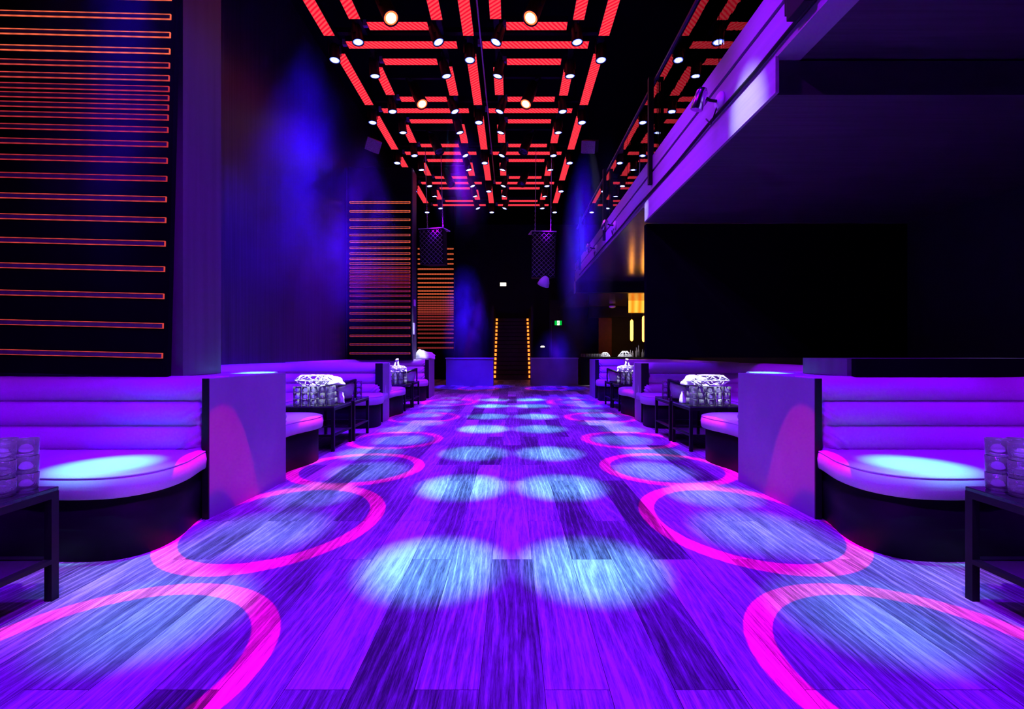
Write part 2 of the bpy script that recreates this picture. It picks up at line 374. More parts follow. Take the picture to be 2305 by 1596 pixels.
# ------------------------------------------------------------------ booths
def offset_poly(pts, d):
    n = len(pts); out = []
    area = sum(pts[i][0]*pts[(i+1) % n][1]-pts[(i+1) % n][0]*pts[i][1] for i in range(n))
    sg = 1 if area > 0 else -1
    for i in range(n):
        p0 = Vector(pts[i-1]); p1 = Vector(pts[i]); p2 = Vector(pts[(i+1) % n])
        a = (p1-p0); b = (p2-p1)
        if a.length < 1e-6: a = b
        if b.length < 1e-6: b = a
        a = a.normalized(); b = b.normalized(); t = (a+b)
        if t.length < 1e-6: t = a
        t.normalize(); nn = Vector((-t.y, t.x))*sg
        k = max(0.5, abs(nn.dot(Vector((-a.y, a.x)))))
        out.append(tuple(p1 + nn*d/k))
    return out
def prism(mb, pts, levels, smooth=True):
    """pts plan outline, levels (z, inset)"""
    n = len(pts); vs = []; fs = []
    for z, ins in levels:
        q = offset_poly(pts, ins) if ins else pts
        vs += [(p[0], p[1], z) for p in q]
    b = len(mb.v)
    for j in range(len(levels)-1):
        for k in range(n): fs.append((j*n+k, j*n+(k+1) % n, (j+1)*n+(k+1) % n, (j+1)*n+k))
    mb.add(vs, fs, smooth)
    mb.add([], [])
    mb.f.append(tuple(b+k for k in reversed(range(n)))); mb.m.append(mb.mi); mb.sm.append(False)
    mb.f.append(tuple(b+(len(levels)-1)*n+k for k in range(n))); mb.m.append(mb.mi); mb.sm.append(False)
def arc(cx, cy, r, a0, a1, n):
    return [(cx+r*math.cos(math.radians(a0+(a1-a0)*i/n)), cy+r*math.sin(math.radians(a0+(a1-a0)*i/n))) for i in range(n+1)]
def catmull(pts, n=6):
    out = []
    P = [Vector(p) for p in pts]
    for i in range(len(P)-1):
        p0 = P[max(i-1, 0)]; p1 = P[i]; p2 = P[i+1]; p3 = P[min(i+2, len(P)-1)]
        for k in range(n):
            t = k/n
            out.append(tuple(0.5*((2*p1)+(p2-p0)*t+(2*p0-5*p1+4*p2-p3)*t*t+(3*p1-p0-3*p2+p3)*t**3)))
    out.append(tuple(P[-1]))
    return out
UB = 3.93   # back of the booth
def seat_outline(y0, y1, dep=0.98):
    o = []
    far = [(2.03, y1-0.06)] + catmull([(2.03, y1-0.24), (2.01, y1-0.38), (1.945, y1-0.62), (1.955, y1-0.82), (2.06, y1-0.95), (2.24, y1-dep-.01), (2.5, y1-dep)], 5)
    o += far
    ub = UB-dep; R = 0.42
    o += arc(ub-R, y1-dep-R, R, 90, 0, 8)
    o += arc(ub-R, y0+dep+R, R, 0, -90, 8)
    o += [(x, y0+(y1-y)) for x, y in reversed(far)]
    o += [(UB-0.3, y0+0.06), (UB-0.1, y0+.3), (UB-0.1, y1-.3), (UB-0.3, y1-0.06)]
    return o
def make_sofa(y0, y1, s, label):
    r = empty('booth_sofa', (s*2.9, (y0+y1)/2, 0)); tag(r, label, 'booth sofa', 'channel backed booth sofas along the aisle')
    off = Vector((s*2.9, (y0+y1)/2, 0))
    T = lambda p: (s*p[0]-off.x, p[1]-off.y)
    ol = seat_outline(y0, y1)
    m = MB(); prism(m, [T(p) for p in ol], [(0.335, 0.0), (0.345, -0.006), (0.40, -0.012), (0.435, -0.006), (0.455, 0.012), (0.466, 0.045)])
    seat = m.build('seat', LEATHER, r)
    ol2 = offset_poly(ol, 0.002)
    k0 = len(ol)-4
    m = MB(); m.tube([(*T(p), 0.447) for p in ol2[:k0]], 0.007, 6); m.build('piping', LEATHER, seat)
    m = MB(); prism(m, [T(p) for p in offset_poly(ol, 0.035)], [(0.0, 0.0), (0.335, 0.0)]); m.build('base', PLINTH, r)
    # backrest swept round three sides
    R = 0.5
    path = []   # (point, inward normal, s-distance from end)
    def seg(a, b, nrm, n):
        for i in range(n+1):
            t = i/n; path.append((Vector((a[0]+(b[0]-a[0])*t, a[1]+(b[1]-a[1])*t)), Vector(nrm)))
    ends = [i*0.0125 for i in range(19)]
    for e in ends: path.append((Vector((2.03+e, y1)), Vector((0, -1))))
    seg((2.29, y1), (UB-R, y1), (0, -1), 8)
    for x, y in arc(UB-R, y1-R, R, 90, 0, 10)[1:]:
        path.append((Vector((x, y)), (Vector((UB-R, y1-R))-Vector((x, y))).normalized()))
    seg((UB, y1-R-.1), (UB, y0+R+.1), (-1, 0), 8)
    for x, y in arc(UB-R, y0+R, R, 0, -90, 10):
        path.append((Vector((x, y)), (Vector((UB-R, y0+R))-Vector((x, y))).normalized()))
    seg((UB-R-.05, y0), (2.29, y0), (0, 1), 8)
    for e in reversed(ends): path.append((Vector((2.03+e, y0)), Vector((0, 1))))
    npth = len(path)
    prof = []
    zb, zt, nb = 0.45, 0.925, 13
    for c in range(3):
        for i in range(nb):
            t = i/nb; z = zb+(zt-zb)*(c+t)/3
            bulge = 0.055*(max(0.0, math.sin(PI*t))**0.55)
            prof.append((0.335-0.20*((z-zb)/(zt-zb))+bulge, z))
    prof += [(0.135, zt), (0.10, zt+0.006), (0.0, zt+0.004), (0.0, zb-0.04), (0.30, zb-0.04)]
    m = MB(); vs = []; fs = []; npf = len(prof)
    for i, (p, nv) in enumerate(path):
        e = min(abs(p.x-2.03), 0.25) if nv.x == 0 else 0.25
        k = 1.0 - 0.55*max(0, 1-e/0.11)**2.2
        for n_, z in prof:
            nn = n_*k
            if 0.02 < e < 0.24 and n_ > 0.13:
                nn += 0.026*math.sin(105*(z + e*0.9))*max(0, 1-e/0.19)
            q = p + nv*nn; x, y = T(q); vs.append((x, y, z))
    for i in range(npth-1):
        for j in range(npf):
            fs.append((i*npf+j, i*npf+(j+1) % npf, (i+1)*npf+(j+1) % npf, (i+1)*npf+j))
    m.add(vs, fs, True)
    m.f.append(tuple(reversed(range(npf)))); m.m.append(0); m.sm.append(False)
    m.f.append(tuple((npth-1)*npf+j for j in range(npf))); m.m.append(0); m.sm.append(False)
    m.build('backrest', LEATHER, r)
    return r
def make_divider(ya, yb, yc0, yc1, s, label, thick=0.035, x_near=2.0, x_far=1.93):
    """end panel facing the aisle from ya to yb, hidden core from yc0 to yc1 with a pale ledge"""
    r = empty('booth_divider', (s*2.0, ya, 0)); tag(r, label, 'divider', 'dividers between the booths')
    ox, oy = s*2.0, ya
    m = MB(); pts = [(s*x_near-ox, 0), (s*x_far-ox, yb-ya), (s*(x_far+thick)-ox, yb-ya), (s*(x_near+thick)-ox, 0)]
    prism(m, pts, [(0, 0), (0.922, 0), (0.926, 0.003)], False); m.build('end_panel', DIVM, r)
    m = MB(); m.box(s*(x_near-.002)-ox, s*(x_near+thick+.004)-ox, -0.012, 0.0, 0.0, 0.927); m.build('edge_trim', BLACK, r)
    if yc1-yc0 > 0.05:
        m = MB(); m.box(s*2.035-ox, s*3.93-ox, yc0-oy, yc1-oy, 0, 0.90); m.build('core', DIVM, r)
        m = MB(); m.box(s*2.0-ox, s*3.93-ox, yc0-oy, yc1-oy, 0.901, 0.926); m.build('ledge', TOPM, r)
    return r
side = {-1: 'left', 1: 'right'}
for s in (-1, 1):
    make_sofa(-0.42, 3.40, s, 'purple lit channel back booth sofa at the front %s, beside the near low table' % side[s])
    make_sofa(3.985, 7.66, s, 'second booth sofa on the %s side, behind the table with five stacks of tumblers' % side[s])
    make_sofa(7.70, 11.40, s, 'farthest booth sofa on the %s side, behind the table with bottles in a bowl' % side[s])
    make_divider(3.08, 3.98, 3.41, 3.975, s, 'grey divider panel beside the front %s sofa, cyan lit ledge on top' % side[s])
    make_divider(7.36, 7.68, 7.665, 7.69, s, 'narrow dark fronted divider between second and third booths on the %s' % side[s], 0.11, 2.04, 2.02)
    make_divider(11.1, 11.9, 11.42, 11.9, s, 'dark reddish divider ending the farthest booth on the %s' % side[s], 0.08, 1.98, 1.98)

# ------------------------------------------------------------------ low tables
def make_table(x0, x1, y0, y1, s, label):
    r = empty('low_table', (s*(x0+x1)/2, (y0+y1)/2, 0)); tag(r, label, 'table', 'low black tables in the booths')
    hw, hd = (x1-x0)/2, (y1-y0)/2; t = 0.033
    boxobj('tabletop', (-hw, hw, -hd, hd, 0.482, 0.50), BLACKG, r, 0.003)
    m = MB()
    for a in (-1, 1):
        m.box(-hw, hw, a*hd-a*t, a*hd, 0.452, 0.482); m.box(a*hw-a*t, a*hw, -hd+t, hd-t, 0.452, 0.482)
    m.build('top_frame', BLACK, r)
    for a in (-1, 1):
        for b in (-1, 1):
            boxobj('leg', (a*hw-a*t, a*hw, b*hd-b*t, b*hd, 0, 0.452), BLACK, r)
    m = MB()
    for a in (-1, 1):
        m.box(-hw+t, hw-t, a*hd-a*t, a*hd, 0.165, 0.185); m.box(a*hw-a*t, a*hw, -hd+t, hd-t, 0.165, 0.185)
    m.build('shelf_rail', BLACK, r)
    boxobj('shelf', (-hw+t, hw-t, -hd+t, hd-t, 0.172, 0.182), BLACKG, r)
    return r
TBL = ((2.03, 2.63, 1.49, 2.09, 'front low black table holding tumbler stacks, cut by the %s frame edge'),
       (1.97, 2.57, 5.16, 5.745, 'nearer table of the second %s booth, under the wire bowl'),
       (1.95, 2.55, 5.775, 6.36, 'farther table of the second %s booth, with the two tumbler stacks at its corner'),
       (1.98, 2.58, 8.66, 9.25, 'nearer table of the third %s booth, under bottles in a wire bowl'),
       (1.96, 2.56, 9.28, 9.87, 'farther table of the third %s booth, beside the black ice bucket'))
for s in (-1, 1):
    for x0, x1, y0, y1, lab in TBL: make_table(x0, x1, y0, y1, s, lab % side[s])

# ------------------------------------------------------------------ tumblers in stacks
def tumbler_mesh():
    n = 18; m = MB()
    prof = [(0.036, 0.0), (0.040, 0.004), (0.0415, 0.03), (0.043, 0.0735), (0.0395, 0.0735), (0.038, 0.03), (0.036, 0.014), (0.001, 0.013)]
    m.lathe(prof, n, capt=False)
    return m.build('tumbler', TUMBLER)
tum0 = tumbler_mesh(); tum_used = [False]
def place_tumbler(x, y, z, label, group):
    if not tum_used[0]: o = tum0; tum_used[0] = True
    else: o = tum0.copy(); COL.objects.link(o)
    o.location = (x, y, z); o.rotation_euler = (0, 0, random.random()*6)
    tag(o, label, 'glass', group); return o
ORD = ['first', 'second', 'third', 'fourth', 'fifth', 'sixth']
LV = ['bottom', 'middle', 'top']
for s in (-1, 1):
    sd = side[s]
    for row in range(2):
        for c in range(4):
            for l in range(3):
                place_tumbler(s*(2.115+c*0.092), 2.03-row*0.095, 0.501+l*0.0745,
                    'clear tumbler, %s of the %s stack from the aisle, %s row, front %s table' % (LV[l], ORD[c], 'rear' if row == 0 else 'near', sd), 'tumblers stacked on the front tables')
    for c in range(5):
        for l in range(3):
            place_tumbler(s*(2.03+c*0.094), 5.225, 0.501+l*0.0705 if l else 0.501,
                'clear tumbler, %s of the %s stack from the aisle under the %s wire bowl' % (LV[l], ORD[c], sd), 'tumblers under the wire bowls')
    for c in range(3):
        for l in range(3):
            place_tumbler(s*(2.07+c*0.094), 5.43, 0.501+l*0.0715,
                'clear tumbler, %s of the %s stack from the aisle under the napkin, second %s booth' % (LV[l], ORD[c], sd), 'tumblers under the napkins')
            place_tumbler(s*(2.07+c*0.094), 8.99, 0.501+l*0.0745,
                'clear tumbler, %s of the %s stack from the aisle under the napkin, third %s booth' % (LV[l], ORD[c], sd), 'tumblers under the napkins')
    for c in range(2):
        for l in range(3):
            place_tumbler(s*(2.005+c*0.095), 6.10, 0.501+l*0.0745,
                'clear tumbler, %s of the %s stack beside the %s ice bucket' % (LV[l], 'aisle side' if c == 0 else 'inner', sd), 'tumblers beside the ice buckets')
    for c in range(3):
        for l in range(3):
            place_tumbler(s*(2.21+c*0.095), 6.28, 0.501+l*0.0745,
                'clear tumbler, %s of the %s stack peeking above the %s ice bucket' % (LV[l], ORD[c], sd), 'tumblers behind the ice buckets')
    for c in range(4):
        for l in range(3):
            place_tumbler(s*(2.10+c*0.094), 8.80, 0.501+l*0.0745,
                'clear tumbler, %s of the %s stack from the aisle on the third %s booth table' % (LV[l], ORD[c], sd), 'tumblers in the third booths')

# ------------------------------------------------------------------ wire bowls, cloths, buckets, bottles
def wire_shape(name, rings, n, parent, r=0.006, twist=True, m_=None):
    """faceted wire basket: rings of (radius_x, radius_y, z)"""
    m = MB(); P = []
    for j, (rx, ry, z) in enumerate(rings):
        P.append([(rx*math.cos(2*PI*(k+0.5*(j % 2))/n), ry*math.sin(2*PI*(k+0.5*(j % 2))/n), z) for k in range(n)])
    for j, ring in enumerate(P):
        for k in range(n):
            m.tube([ring[k], ring[(k+1) % n]], r, 5)
            if j+1 < len(P):
                nx = P[j+1]
                m.tube([ring[k], nx[k]], r, 5)
                m.tube([ring[k], nx[(k-1) % n] if j % 2 == 0 else nx[(k+1) % n]], r, 5)
    return m.build(name, m_ or WHITE, parent)
def cloth_lump(name, sx, sy, sz, seed, m_, parent=None):
    rnd = random.Random(seed); ph = [rnd.random()*6 for _ in range(6)]
    m = MB(); vs = []; fs = []; n, k = 40, 16
    for j in range(k+1):
        a = PI/2*j/k
        for i in range(n):
            t = 2*PI*i/n
            w_ = 1+0.10*math.sin(3*t+ph[0])+0.06*math.sin(5*t+ph[1]+2*a)+0.04*math.sin(9*t+ph[2])
            p = Vector((math.cos(a)*math.cos(t), math.cos(a)*math.sin(t), math.sin(a)))
            d = 1.0 + (0.30*noise.noise(p*1.7+Vector(ph[:3])) + 0.16*abs(noise.noise(p*4.3+Vector(ph[3:]))))*(1 if j else .4)
            vs.append((sx*p.x*w_*d, sy*p.y*w_*d, sz*p.z*d))
    for j in range(k):
        for i in range(n): fs.append((j*n+i, j*n+(i+1) % n, (j+1)*n+(i+1) % n, (j+1)*n+i))
    m.add(vs, fs, True)
    m.f.append(tuple(reversed(range(n)))); m.m.append(0); m.sm.append(False)
    return m.build(name, m_, parent)
def bucket(x, y, z, s, label, sc=1.0):
    r = empty('ice_bucket', (x, y, z)); tag(r, label, 'ice bucket', 'ice buckets on the tables')
    n = 28
    def slope(t): return 0.045*math.cos(t)*s*-1
    m = MB(); vs = []; fs = []
    lev = [(0.070, 0.0, 0), (0.078, 0.01, 0), (0.098, 0.09, .3), (0.112, 0.155, 1), (0.105, 0.155, 1), (0.09, 0.09, .3), (0.066, 0.015, 0)]
    for rr, zz, k in lev:
        for i in range(n):
            t = 2*PI*i/n; vs.append((sc*rr*1.15*math.cos(t), sc*rr*math.sin(t), sc*(zz+k*slope(t))))
    for j in range(len(lev)-1):
        for i in range(n): fs.append((j*n+i, j*n+(i+1) % n, (j+1)*n+(i+1) % n, (j+1)*n+i))
    m.add(vs, fs, True)
    m.f.append(tuple(reversed(range(n)))); m.m.append(0); m.sm.append(False)
    b = len(lev)-1; m.f.append(tuple(b*n+i for i in range(n))); m.m.append(0); m.sm.append(False)
    m.build('body', STEEL, r)
    m = MB(); m.tube([(sc*0.112*1.15*math.cos(2*PI*i/n), sc*0.112*math.sin(2*PI*i/n), sc*(0.155+slope(2*PI*i/n))) for i in range(n)], 0.014*sc, 8, True); m.build('rim', BLACK, r)
    m = MB(); m.tube([(sc*0.076*1.15*math.cos(2*PI*i/n), sc*0.076*math.sin(2*PI*i/n), sc*0.014) for i in range(n)], 0.012*sc, 8, True); m.build('foot_ring', BLACK, r)
    m = MB()
    for a in (0, PI): m.tube([(sc*0.132*math.cos(a), sc*0.02*q, sc*(0.15-0.13*abs(1)*t_ + slope(a)*(1-t_))) for q, t_ in ((0, 0), (0.3, .5), (0, 1))], 0.010*sc, 6)
    m.build('side_strap', BLACK, r)
    return r
def ice_pile(x, y, z, label):
    m = MB(); rnd = random.Random(int(abs(x*100)+y*10))
    for i in range(16):
        a = rnd.random()*6.28; q = 0.07*math.sqrt(rnd.random()); M = Matrix.Translation((q*math.cos(a), q*math.sin(a), 0.012*rnd.random()+0.008)) @ Euler((rnd.random()*3, rnd.random()*3, 0)).to_matrix().to_4x4()
        m.box(-.013, .013, -.013, .013, -.013, .013, M)
    o = m.build('ice_cubes', TUMBLER, None, (x, y, z)); tag(o, label, 'ice', None, 'stuff'); return o
for s in (-1, 1):
    sd = side[s]
    o = empty('wire_bowl', (s*2.24, 5.27, 0.720)); tag(o, 'white faceted wire bowl lying on the tumblers of the second %s booth' % sd, 'wire bowl', 'white wire bowls')
    wire_shape('wire_frame', [(0.13, 0.09, 0.006), (0.215, 0.13, 0.062), (0.14, 0.095, 0.118)], 7, o, 0.0068)
    c = cloth_lump('white_napkin', 0.15, 0.08, 0.115, 3, CLOTH); c.location = (s*2.13, 5.46, 0.7165)
    tag(c, 'crumpled white napkin heaped behind the wire bowl in the second %s booth' % sd, 'napkin', 'white napkins')
    bucket(s*2.13, 5.85, 0.501, s, 'black rimmed steel ice bucket on the tables of the second %s booth' % sd, 1.25)
    f = cloth_lump('folded_towel', 0.045, 0.04, 0.12, 9, CLOTH); f.location = (s*2.02, 5.50, 0.501)
    tag(f, 'small pale towel standing at the table edge beside the %s tumbler stacks' % sd, 'towel', 'pale towels')
    o = empty('wire_bowl', (s*2.20, 8.84, 0.727)); tag(o, 'white faceted wire bowl on tumblers in the third %s booth' % sd, 'wire bowl', 'white wire bowls')
    wire_shape('wire_frame', [(0.13, 0.09, 0.006), (0.21, 0.13, 0.07), (0.15, 0.10, 0.11)], 8, o, 0.008)
    c = cloth_lump('white_napkin', 0.13, 0.09, 0.11, 5, CLOTH); c.location = (s*2.16, 9.0, 0.7245)
    tag(c, 'white napkin beside the bottles in the third %s booth' % sd, 'napkin', 'white napkins')
    for q, (dx, tilt) in enumerate(((0.05, 0.28), (-0.06, -0.12))):
        b = empty('white_bottle', (s*2.20+dx*s, 8.84, 0.74), (0.0, -tilt*s, 0)); tag(b, 'white bottle %s in the third %s booth bowl' % ('leaning outwards' if q == 0 else 'leaning to the aisle', sd), 'bottle', 'white bottles in the bowls')
        MB().lathe([(0.03, 0), (0.032, 0.08), (0.014, 0.14), (0.013, 0.2)], 14).build('bottle_body', WHITE, b)
        MB().lathe([(0.018, 0.2), (0.018, 0.24), (0.01, 0.245)], 12).build('bottle_cap', WHITE, b)
    bucket(s*2.06, 9.22, 0.501, s, 'black rimmed ice bucket on the tables of the third %s booth' % sd, 1.35)
    ice_pile(s*2.06, 9.22, 0.70, 'ice heaped in the bucket of the third %s booth' % sd)
# ------------------------------------------------------------------ ceiling grid
K = 4.94; ZG = EYE + K          # plane of the red bars
XO = [-0.577*K, -0.1375*K, 0.29*K]                # long outer rails
XI = [(-0.472*K, -0.226*K), (-0.049*K, 0.20*K)]   # inner square of each bay
YB = [5.46 + 2.04*i for i in range(6)]           # 4.64 .. 13.3
INS = 0.435
ROWN = ['nearest', 'second', 'third', 'fourth', 'farthest']
def led_bar(x0, y0, x1, y1, label, wid=0.165):
    L = math.hypot(x1-x0, y1-y0); a = math.atan2(y1-y0, x1-x0)
    r = empty('led_bar', ((x0+x1)/2, (y0+y1)/2, ZG), (0, 0, a)); tag(r, label, 'LED bar', 'red LED bars of the ceiling grid')
    boxobj('casing', (-L/2, L/2, -wid/2-.006, wid/2+.006, 0.004, 0.09), BLACK, r)
    boxobj('diffuser', (-L/2+.006, L/2-.006, -wid/2, wid/2, -0.004, 0.004), REDBAR, r)
    boxobj('clamp', (-L/2-0.07, -L/2, -0.03, 0.03, -0.01, 0.08), GRID, r)
    return r
RAILN = ['left outer', 'centre', 'right outer']; BAYN = ['left', 'right']
for i in range(5):
    y0, y1 = YB[i], YB[i+1]
    for q, x in enumerate(XO):
        led_bar(x, y0+0.22, x, y1-0.22, 'red LED bar running lengthways on the %s rail, %s row of the ceiling' % (RAILN[q], ROWN[i]))
    for q, (xa, xb) in enumerate(XI):
        n_ = (BAYN[q], ROWN[i])
        led_bar(xa, y0+INS+.15, xa, y1-INS-.15, 'short red LED bar, left side of the inner square, %s bay, %s ceiling row' % n_)
        led_bar(xb, y0+INS+.13, xb, y1-INS-.13, 'short red LED bar, right side of the inner square, %s bay, %s ceiling row' % n_)
        led_bar(xa+.15, y0+INS, xb-.15, y0+INS, 'red LED bar across, front of the inner square, %s bay, %s ceiling row' % n_)
        led_bar(xa+.15, y1-INS, xb-.15, y1-INS, 'red LED bar across, back of the inner square, %s bay, %s ceiling row' % n_)
        led_bar(XO[q]+.2, y1, XO[q+1]-.2, y1, 'long red LED bar crossing the %s bay behind the %s ceiling row' % n_)
# black frame carrying the bars
fr = empty('ceiling_frame', (0, 0, ZG)); tag(fr, 'black metal frame carrying the red LED bars under the ceiling', 'frame')
for x in XO:
    boxobj('long_beam', (x-.05, x+.05, 3.4, 16.0, 0.10, 0.18), BLACK, fr)
for q, (xa, xb) in enumerate(XI):
    for x in (xa, xb): boxobj('long_beam', (x-.04, x+.04, 3.4, 15.9, 0.10, 0.18), BLACK, fr)
for y in YB: boxobj('cross_beam', (XO[0], XO[2], y-.04, y+.04, 0.18, 0.26), BLACK, fr)
for x in XO:
    for y in (5.46, 10.5, 15.6): boxobj('hanger', (x-.015, x+.015, y-.015, y+.015, 0.18, 7.4-ZG), BLACK, fr)

def lamp_proto(name, rad, length, lens, cat, group):
    r = empty(name); tag(r, 'x', cat, group)
    MB().lathe([(rad*0.45, length+0.02), (rad*0.8, length), (rad*1.0, length*0.8), (rad*1.08, 0.03), (rad*1.15, 0.0), (rad*1.15, -0.015), (rad*1.0, -0.015), (rad*0.98, 0.004)], 20, capt=False).build('housing', BLACK, r)
    m = MB(); m.mi = 1; m.lathe([(rad*0.98, 0.0), (rad*0.95, -0.006), (rad*0.74, -0.010)], 20, capt=False, capb=False)
    m.mi = 0; m.lathe([(rad*0.74, -0.010), (0.001, -0.014)], 20, capt=False, capb=False); m.build('lens', lens, r)
    y = MB()
    for a in (-1, 1): y.box(a*rad*1.2-.006, a*rad*1.2+.006, -0.018, 0.018, length*0.35, length+0.10)
    y.box(-rad*1.2, rad*1.2, -0.018, 0.018, length+0.10, length+0.112); y.box(-.012, .012, -.012, .012, length+.112, length+0.20)
    y.build('yoke', BLACK, r)
    return r
sp0 = lamp_proto('spotlight', 0.078, 0.24, [LENS, LENSRIM], 'spotlight', 'blue white spotlights of the ceiling grid'); used = [0]
wm0 = lamp_proto('warm_spotlight', 0.098, 0.52, [WARMLENS, WARMRIM], 'spotlight', 'large warm spotlights in the ceiling bays'); wused = [0]
def place(proto, flag, loc, aim, label):
    o = proto if not flag[0] else copy_tree(proto); flag[0] = 1
    o.location = loc; v = Vector(aim)-Vector(loc)
    o.rotation_euler = v.to_track_quat('-Z', 'Y').to_euler(); o['label'] = label; return o
dl = MB().lathe([(0.096, 0.0), (0.093, -0.006), (0.06, -0.011), (0.001, -0.013)], 20, capt=False).build('lens', BLACKG); DEADLENS = dl.data; bpy.data.objects.remove(dl)
ZL = ZG-0.235
for i in range(1, 6):
    yb = YB[i]
    for q, x in enumerate(XO):
        place(sp0, used, (x, yb, ZL), (x+(0.15 if q != 1 else 0.2), yb-0.35, 0), 'blue white spotlight hanging on the %s rail behind the %s ceiling row' % (RAILN[q], ROWN[i-1]))
    for q, (xa, xb) in enumerate(XI):
        for e, x in enumerate((xa, xb)):
            tx = {0: -1.5, 1: -4.2, 2: 2.6, 3: 1.4}[2*q+e]
            if e == 1 and q == 0: tx = 1.2
            if e == 0 and q == 1: tx = -2.2
            place(sp0, used, (x, yb-INS, ZL), (tx, yb-INS-.1, 0), 'blue white spotlight, back %s corner of the inner square, %s bay, %s ceiling row' % (('left', 'right')[e], BAYN[q], ROWN[i-1]))
            if i < 5:
                place(sp0, used, (x, yb+INS, ZL), (tx*.6+x*.4, yb+INS+.5, 0), 'blue white spotlight, front %s corner of the inner square, %s bay, %s ceiling row' % (('left', 'right')[e], BAYN[q], ROWN[i]))
for i in range(4):
    ym = (YB[i]+YB[i+1])/2
    for q in range(2):
        xm = (XI[q][0]+XI[q][1])/2
        o_ = place(wm0, wused, (xm+(.08 if q == 0 else -.12), ym+(-.15 if i == 0 else 0), ZG-0.40), ((xm+2.6) if q == 0 else xm-2.0, ym-2.2, 0), ('large warm white spotlight' if i < 2 else 'large unlit spotlight')+' tilted in the middle of the %s bay, %s ceiling row' % (BAYN[q], ROWN[i]))
        tip = Vector(o_.location) + o_.rotation_euler.to_matrix() @ Vector((0, 0, .70))
        boxobj('bay_beam', (XI[q][0], XI[q][1], tip.y-.03, tip.y+.03, tip.z-ZG-.01, tip.z-ZG+.04), BLACK, fr)
        if i >= 2:
            for ch in o_.children:
                if ch.name.startswith('lens'): ch.data = DEADLENS
# small box speakers beside the rails
for x, y, lab, yw in ((-3.2, 10.6, 'small grey box speaker hung outside the left outer ceiling rail', 0.5), (1.78, 10.7, 'small grey box speaker hung outside the right outer ceiling rail', -0.4)):
    r = empty('box_speaker', (x, y, ZG-0.36)); MR = Euler((0.5, 0.2, yw)).to_matrix().to_4x4(); tag(r, lab, 'speaker', 'small box speakers by the ceiling rails')
    MB().box(-.16, .16, -.14, .14, 0, .26, MR).build('cabinet', GRID, r)
    MB().box(-.14, .14, -.12, .12, -.008, 0.0, MR).build('grille', GRID, r)
    MB().box(-.012, .012, -.012, .012, .12, 7.4-ZG+0.36).build('bracket', BLACK, r)
# thin steel wire under the centre rail
m = MB(); m.tube([(-0.49, 4.2, ZG-.05), (-0.49, 9.4, ZG-.06), (-0.49, 13.5, ZG-.05)], 0.012, 8)
o = m.build('conduit', STEEL); tag(o, 'thin steel conduit running along the ceiling beside the centre rail', 'conduit')

# ------------------------------------------------------------------ balcony on the right
XF = 2.0
m = MB()
m.box(XF, XF+0.22, -1.4, 14.8, 3.70, 3.90)
m.build('balcony_trim', FASCIA)['kind'] = 'structure'
m = MB(); m.box(XF+0.03, XF+0.2, -1.4, 14.8, 3.66, 3.70); m.build('shadow_gap_trim', BLACK)['kind'] = 'structure'
m = MB(); m.box(XF, XF+0.2, -1.4, 14.8, 3.33, 3.66); m.build('fascia_trim', FASCIA)['kind'] = 'structure'
m = MB(); m.box(XF-.012, XF+0.015, 3.52, 7.0, 3.06, 3.335); m.build('drop_fascia_trim', FASCIA)['kind'] = 'structure'
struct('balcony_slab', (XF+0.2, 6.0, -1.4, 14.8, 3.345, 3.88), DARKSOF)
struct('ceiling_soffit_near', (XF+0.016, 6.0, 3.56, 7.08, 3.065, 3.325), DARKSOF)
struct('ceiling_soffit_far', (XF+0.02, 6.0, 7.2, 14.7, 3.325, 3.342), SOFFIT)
struct('beam_end', (XF, 6.0, 14.7, 14.95, 2.99, 3.33), BLACK)
struct('ceiling_bar', (XF+.02, 6.0, 14.95, 20.0, 3.0, 3.2), SOFFIT)
struct('trim_end', (XF-.012, XF, 14.68, 14.97, 2.98, 3.36), FASCIA)
bal = empty('glass_balustrade', (XF+0.06, 0, 3.90)); tag(bal, 'glass balustrade with dark posts and slim handrail along the balcony edge', 'balustrade')
ys = [-0.1, 1.55, 3.3, 4.63, 6.62, 8.3, 9.95, 11.7, 13.5, 14.7]
for a, b in zip(ys[:-1], ys[1:]):
    boxobj('glass_pane', (-0.006, 0.006, a+.008, b-.008, -0.02, 1.07), GLASS, bal)
for y in (3.3, 6.67, 10.0, 13.55):
    boxobj('post', (-0.062-.05, -0.062+.02, y-.035, y+.035, -0.40, 1.12), BLACK, bal)
MB().box(-0.03, 0.03, -0.1, 14.7, 1.075, 1.105).build('handrail', PIERM, bal)
